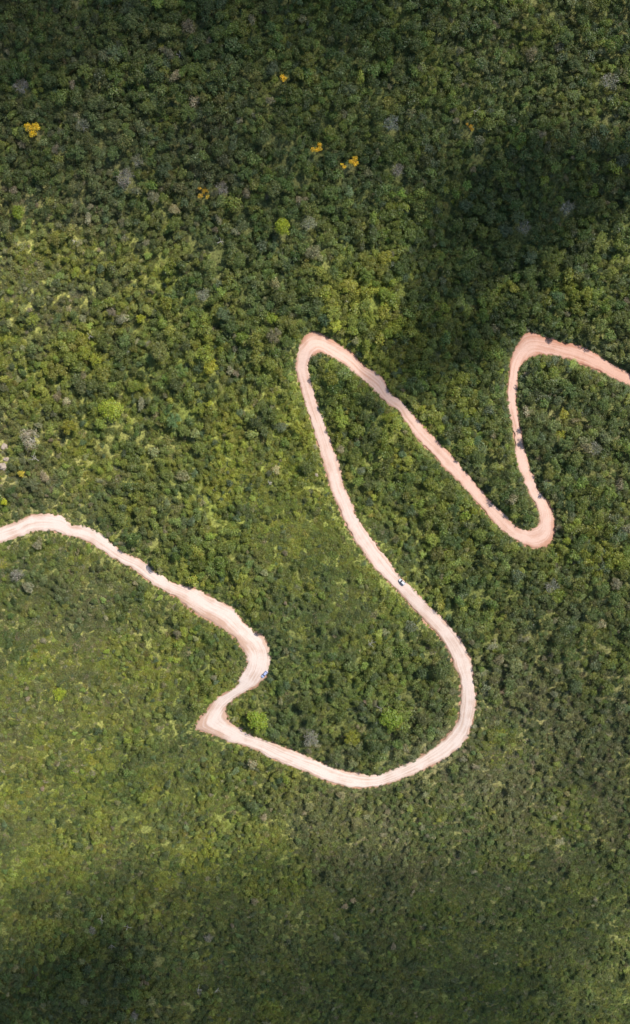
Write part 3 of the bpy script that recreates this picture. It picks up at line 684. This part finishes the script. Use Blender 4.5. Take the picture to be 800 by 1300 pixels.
for j, i in enumerate(si):
    lab = ('low', 'bushy', 'flat', 'upright', 'creeping', 'dense')[j % 6] + ' ' + hue(TINT[i]) + ' shrub ' + region(PX[i], PY[i], DIST[i])
    o = bpy.data.objects.new('shrub', SHRUBS[j % 6][2].data); link(o); k = D[i]/2.4
    o.location = (X[i], Y[i], Z[i]); o.scale = (k, k, k*FLAT[i]*rng.uniform(.8, 1.15)); o.rotation_euler = (0, 0, rng.uniform(0, 6.28))
    o['tint'] = [float(c) for c in TINT[i]]; tag(o, lab, 'shrub', lab.replace(' shrub ', ' shrubs '))

# ---- grass: low tufts over the open slopes and the verges
for i in range(4):
    n = 330; a = rng.uniform(0, 6.28, n); rr = np.sqrt(rng.random(n))*1.75; hh = .12 + .38*rng.random(n)*(1 + .8*np.sin(a*3+i)*np.sin(rr*3))
    p = np.stack([rr*np.cos(a), rr*np.sin(a), hh], 1); nn = rng.standard_normal((n, 3))*.55 + np.array((0, 0, 1.0)); nn /= np.linalg.norm(nn, axis=1)[:, None]
    Qg = leaf_quads(p, nn, rng.uniform(.22, .55, n), .5)
    og = bpy.data.objects.new('c_grass_%d' % i, crown_mesh('grass_tuft_%d' % i, Qg, rng.uniform(.65, 1.3, n))); PROTO.objects.link(og)
NG = 130000
qx = rng.uniform(-215, 215, NG); qy = rng.uniform(-335, 325, NG); qz, _, qd = terrain(qx, qy, True); qpx, qpy = w2px(qx, qy, qz)
qg = np.clip(grassy(qpx, qpy)*1.15 + .9*fbm(qx/14+31, qy/14+77, 3), 0, 1)
verge = (qd > -.15 + .9*fbm(qx/4, qy/4+9, 2)) & (qd < 4) & (rng.random(NG) < .75)
kg = ((rng.random(NG) < qg*.75) & (qd > 1.0)) | verge
kg &= (qpx > -40) & (qpx < 840) & (qpy > -40) & (qpy < 1340)
g_idx = np.where(kg)[0]; _, gy_, gdr_ = cover(qpx[g_idx], qpy[g_idx])
GTINT = plant_tint(qpx[g_idx], qpy[g_idx], np.clip(gy_+.12, 0, 1.2), np.clip(gdr_*1.35+.05, 0, 1), len(g_idx))
n0 = len(X)
X = np.concatenate([X, qx[g_idx]]); Y = np.concatenate([Y, qy[g_idx]]); Z = np.concatenate([Z, qz[g_idx]]); D = np.concatenate([D, np.where(qd[g_idx] < 4, 1.3, 3.0)*rng.uniform(.7, 1.25, len(g_idx))])
TINT = np.vstack([TINT, GTINT]); FLAT = np.concatenate([FLAT, np.ones(len(g_idx))])
G_IDX = np.arange(n0, len(X)); is_tree = np.concatenate([is_tree, np.zeros(len(g_idx), bool)]); single = np.concatenate([single, np.ones(len(g_idx), bool)])

# ---- the rest of the wood and the scrub: two masses, scattered by geometry nodes
def scatter(name, idx, native, n_kind, first, label, cat, extra_s=1.0):
    m = mesh_np(name, np.stack([X[idx], Y[idx], Z[idx]], 1))
    n = len(idx); k = D[idx]/native*extra_s
    add_attr(m, 'pscale', np.stack([k*rng.uniform(.8, 1.25, n), k*rng.uniform(.8, 1.25, n), k*FLAT[idx]*rng.uniform(.62, 1.45, n)], 1), 'FLOAT_VECTOR')
    add_attr(m, 'prot', np.stack([rng.normal(0, .07, n), rng.normal(0, .07, n), rng.uniform(0, 6.28, n)], 1), 'FLOAT_VECTOR')
    add_attr(m, 'pidx', first + rng.integers(0, n_kind, n), 'INT')
    add_attr(m, 'tint', np.concatenate([TINT[idx], np.ones((n, 1))], 1), 'FLOAT_COLOR')
    o = link(bpy.data.objects.new(name, m))
    ng = bpy.data.node_groups.new(name + '_scatter', 'GeometryNodeTree')
    ng.interface.new_socket('Geometry', in_out='INPUT', socket_type='NodeSocketGeometry'); ng.interface.new_socket('Geometry', in_out='OUTPUT', socket_type='NodeSocketGeometry')
    N, L = ng.nodes, ng.links
    gi = N.new('NodeGroupInput'); go = N.new('NodeGroupOutput'); ip = N.new('GeometryNodeInstanceOnPoints')
    ci = N.new('GeometryNodeCollectionInfo'); ci.inputs['Collection'].default_value = PROTO
    ci.inputs['Separate Children'].default_value = True; ci.inputs['Reset Children'].default_value = True
    def na(nm, ty):
        q = N.new('GeometryNodeInputNamedAttribute'); q.data_type = ty; q.inputs['Name'].default_value = nm
        return q.outputs['Attribute']
    L.new(gi.outputs[0], ip.inputs['Points']); L.new(ci.outputs[0], ip.inputs['Instance']); ip.inputs['Pick Instance'].default_value = True
    L.new(na('pidx', 'INT'), ip.inputs['Instance Index']); L.new(na('prot', 'FLOAT_VECTOR'), ip.inputs['Rotation']); L.new(na('pscale', 'FLOAT_VECTOR'), ip.inputs['Scale'])
    L.new(ip.outputs[0], go.inputs[0])
    md = o.modifiers.new('scatter', 'NODES'); md.node_group = ng
    return tag(o, label, cat, kind='stuff')
scatter('forest', np.where(is_tree & ~single)[0], 4.5, 8, 0, 'dense green forest canopy covering the hillside around the dirt road', 'forest', 1.02)
scatter('scrub', np.where(~is_tree & ~single)[0], 2.4, 6, 8, 'low green scrub covering the slopes and the gaps between trees', 'scrub', 1.08)
scatter('grass', G_IDX, 3.0, 4, 14, 'low green and straw grass on the open slopes and road verges', 'grass')
print('grass', len(G_IDX)); print('plants', len(X), 'trees', int(is_tree.sum()))

# ---------------------------------------------------------------- cars
def box_prism(sections, name, mat, parent, smooth=False, bevel=0.0):
    """loft of closed rings given as lists of points with equal length"""
    bm = bmesh.new(); rings = [[bm.verts.new(p) for p in s] for s in sections]; n = len(rings[0])
    for a, b in zip(rings[:-1], rings[1:]):
        for i in range(n): bm.faces.new((a[i], a[(i+1) % n], b[(i+1) % n], b[i]))
    bm.faces.new(rings[0][::-1]); bm.faces.new(rings[-1])
    bmesh.ops.recalc_face_normals(bm, faces=bm.faces)
    if bevel: bmesh.ops.bevel(bm, geom=[e for e in bm.edges if e.calc_face_angle(0) > .5], offset=bevel, segments=2, affect='EDGES', clamp_overlap=True)
    m = bpy.data.meshes.new(name); bm.to_mesh(m); bm.free(); m.materials.append(mat)
    if smooth:
        for p in m.polygons: p.use_smooth = True
    o = bpy.data.objects.new(name, m); return link(o, parent)
M_GLASS = bsdf_mat('car_glass', (.015, .018, .022), .12, spec=.5)
M_TYRE = bsdf_mat('tyre_rubber', (.02, .02, .02), .85)
M_RIM = bsdf_mat('rim_metal', (.45, .45, .47), .35, .9)
M_LAMP = bsdf_mat('lamp_lens', (.75, .75, .72), .15)
M_TAIL = bsdf_mat('tail_lens', (.35, .02, .02), .2)
M_TRIM = bsdf_mat('black_trim', (.025, .025, .027), .5)
def rect(x, w, z0, z1, tw=None):
    tw = w if tw is None else tw
    return [(x, -w/2, z0), (x, w/2, z0), (x, tw/2, z1), (x, -tw/2, z1)]
def make_car(name, label, px, py, ang, paint, L_=4.35, W=1.80, Hh=1.55):
    x, y, z = ground_at(px, py, 1.0)
    d, rz, bk, of = road_dist(np.array([x]), np.array([y])); z = float(rz[0]) + .06
    e = empty(name, (x, y, z)); e.rotation_euler = (0, 0, ang)     # nose towards +X
    body = box_prism([rect(-L_/2, W*.84, .42, .88), rect(-L_/2+.12, W*.95, .28, .96), rect(-.9, W, .24, .98, W*.96), rect(.75, W, .24, .97, W*.96),
                      rect(1.35, W*.98, .26, .90, W*.92), rect(L_/2-.18, W*.92, .28, .76, W*.84), rect(L_/2, W*.74, .36, .64, W*.66)], 'body', paint, e, bevel=.05)
    roof = box_prism([rect(-1.62, W*.80, 1.40, 1.46, W*.70), rect(-.8, W*.80, Hh-.09, Hh, W*.70), rect(.15, W*.79, Hh-.10, Hh-.01, W*.68), rect(.32, W*.76, 1.40, 1.46, W*.66)], 'roof', paint, e, bevel=.03)
    for s in (-1, 1):
        box_prism([[(-1.40, s*W*.30, 1.47), (-1.40, s*W*.325, 1.47), (-1.40, s*W*.325, 1.53), (-1.40, s*W*.30, 1.53)], [(.05, s*W*.30, 1.50), (.05, s*W*.325, 1.50), (.05, s*W*.325, 1.56), (.05, s*W*.30, 1.56)]], 'roof_rail', M_TRIM, e)
        box_prism([[(-1.55, s*W*.475, .97), (-1.55, s*W*.405, 1.41), (-1.55, s*W*.385, 1.41), (-1.55, s*W*.455, .97)], [(.95, s*W*.475, .96), (.22, s*W*.39, 1.41), (.22, s*W*.37, 1.41), (.95, s*W*.455, .96)]], 'side_window', M_GLASS, e)
        box_prism([[(.72, s*W*.49, .98), (.72, s*W*.49, 1.12), (.72, s*W*.60, 1.12), (.72, s*W*.60, .98)], [(.86, s*W*.49, .99), (.86, s*W*.49, 1.10), (.86, s*W*.58, 1.10), (.86, s*W*.58, .99)]], 'mirror', M_TRIM, e)
        box_prism([rect2 for rect2 in ([(L_/2-.20, s*W*.30, .62), (L_/2-.20, s*W*.44, .62), (L_/2-.20, s*W*.43, .76), (L_/2-.20, s*W*.30, .76)], [(L_/2-.01, s*W*.28, .58), (L_/2-.06, s*W*.40, .58), (L_/2-.10, s*W*.38, .70), (L_/2-.04, s*W*.28, .70)])], 'headlight', M_LAMP, e)
        box_prism([[(-L_/2-.012, s*W*.33, .70), (-L_/2-.012, s*W*.42, .70), (-L_/2-.012, s*W*.42, .90), (-L_/2-.012, s*W*.33, .90)], [(-L_/2+.06, s*W*.33, .70), (-L_/2+.06, s*W*.44, .70), (-L_/2+.06, s*W*.44, .92), (-L_/2+.06, s*W*.33, .92)]], 'tail_light', M_TAIL, e)
    box_prism([[(.98, -W*.46, .965), (.98, W*.46, .965), (.94, W*.455, .985), (.94, -W*.455, .985)], [(.34, -W*.375, 1.44), (.34, W*.375, 1.44), (.28, W*.37, 1.45), (.28, -W*.37, 1.45)]], 'windscreen', M_GLASS, e)
    box_prism([[(-1.86, -W*.44, .97), (-1.86, W*.44, .97), (-1.80, W*.44, .985), (-1.80, -W*.44, .985)], [(-1.66, -W*.38, 1.42), (-1.66, W*.38, 1.42), (-1.58, W*.38, 1.43), (-1.58, -W*.38, 1.43)]], 'rear_window', M_GLASS, e)
    box_prism([rect(L_/2-.12, W*.78, .26, .42), rect(L_/2+.05, W*.66, .28, .42)], 'front_bumper', M_TRIM, e)
    box_prism([rect(-L_/2-.06, W*.72, .30, .48), rect(-L_/2+.10, W*.86, .28, .48)], 'rear_bumper', M_TRIM, e)
    for wx in (-1.32, 1.32):
        for s in (-1, 1):
            w = bpy.data.objects.new('wheel', None); link(w, e); w.location = (wx, s*(W/2-.12), .34)
            ring = lambda yy, rr: [(rr*math.cos(a*math.pi/8), yy, rr*math.sin(a*math.pi/8)) for a in range(16)]
            box_prism([ring(-.11, .29), ring(-.08, .34), ring(.08, .34), ring(.11, .29)], 'tyre', M_TYRE, w, True)
            box_prism([ring(-.118, .20), ring(.118, .20)], 'rim', M_RIM, w)
    return tag(e, label, 'car')
M_WHITE = bsdf_mat('white_paint', (.66, .67, .68), .25, coat=.5)
M_BLUE = bsdf_mat('blue_paint', (.40, .45, .68), .28, .15, coat=.6)
make_car('parked_car', 'white car driving along the long pale road leg beside trees', 510.3, 738.6, math.atan2(.69, -.72), M_WHITE, 4.15, 1.70)
make_car('parked_car', 'blue car parked on the outer edge of the S bend', 336.0, 855.6, math.atan2(.76, .65) + math.pi, M_BLUE, 4.4)

# ---------------------------------------------------------------- rocks at the left rim
M_ROCK = bsdf_mat('pale_rock', (.40, .32, .25), .9, spec=.2)
def rock(px, py, r, label, fl=.6):
    x, y, z = ground_at(px, py, .3); bm = bmesh.new(); bmesh.ops.create_icosphere(bm, subdivisions=3, radius=r)
    sd = rng.uniform(0, 50)
    for v in bm.verts:
        q = v.co.normalized(); k = 1 + .28*math.sin(q.x*3.1+sd)*math.sin(q.y*2.7+sd*.7) + .16*math.sin(q.z*6+q.x*5+sd) + .08*math.sin(q.y*11+sd)
        v.co = Vector((v.co.x*k*1.15, v.co.y*k, v.co.z*k*fl))
    m = bpy.data.meshes.new('rock'); bm.to_mesh(m); bm.free(); m.materials.append(M_ROCK)
    o = link(bpy.data.objects.new('rock', m)); o.location = (x, y, z+.15*r); o.rotation_euler = (0, 0, rng.uniform(0, 6)); tag(o, label, 'rock')
rock(402, 603, .9, 'lone pale rock beside the long hairpin leg in yellow scrub')
rock(6, 567, 1.6, 'pale reddish boulder left of the wide pale dry tree')
rock(3, 592, 2.2, 'largest pale boulder below the others at the forest edge')
rock(8, 583, 1.2, 'small pale rock between two larger boulders')

# ---------------------------------------------------------------- clouds overhead (out of view; they cast the dark patches, the largest are added to dim the margins)
def cloud_mat():
    m, n, l = new_mat('cloud'); v = n.new('ShaderNodeVolumeScatter'); v.inputs['Color'].default_value = (1, 1, 1, 1)
    v.inputs['Density'].default_value = .017; v.inputs['Anisotropy'].default_value = .6
    o = n.new('ShaderNodeOutputMaterial'); l.new(v.outputs[0], o.inputs['Volume']); return m
M_CLOUD = cloud_mat()
ALT = 1500.0
def cloud(px, py, rx, ry, th, rot=0.0, seed=0):
    x, y, gz = ground_at(px, py); t = (ALT-gz)/sun_dir.z
    bm = bmesh.new(); bmesh.ops.create_icosphere(bm, subdivisions=5, radius=1)
    rs = np.random.default_rng(seed+100); W = [(rs.normal(0, 1, 3)*fq, rs.uniform(0, 6.28), am) for fq, am in ((1.6, .20), (2.4, .16), (3.6, .12), (5.5, .08), (8, .05), (11, .035)) for _ in range(2)]
    for v in bm.verts:
        q = np.array(v.co); k = 1 + sum(am*math.sin(float(q @ w)+ph) for w, ph, am in W)
        v.co = Vector((q[0]*k*rx, q[1]*k*ry, q[2]*k*th))
    m = bpy.data.meshes.new('cloud'); bm.to_mesh(m); bm.free(); m.materials.append(M_CLOUD)
    o = link(bpy.data.objects.new('cloud', m)); o.location = (x + sun_dir.x*t, y + sun_dir.y*t, ALT); o.rotation_euler = (0, 0, rot)
    tag(o, kind='structure')
CLOUDS = [(578,375,48,36,38,.6,1),(532,452,20,17,54,.2,2),(660,270,62,28,18,.3,3),(0,25,85,36,40,.2,4),(395,5,60,22,32,0,5),(62,1272,50,27,54,.35,6),(430,1362,210,84,40,0,7),
          (340,130,205,56,13,.05,8),(880,930,75,150,14,.1,10)]  # largest clouds are added only to darken the bottom, top and right margins
for a in CLOUDS: cloud(*a)
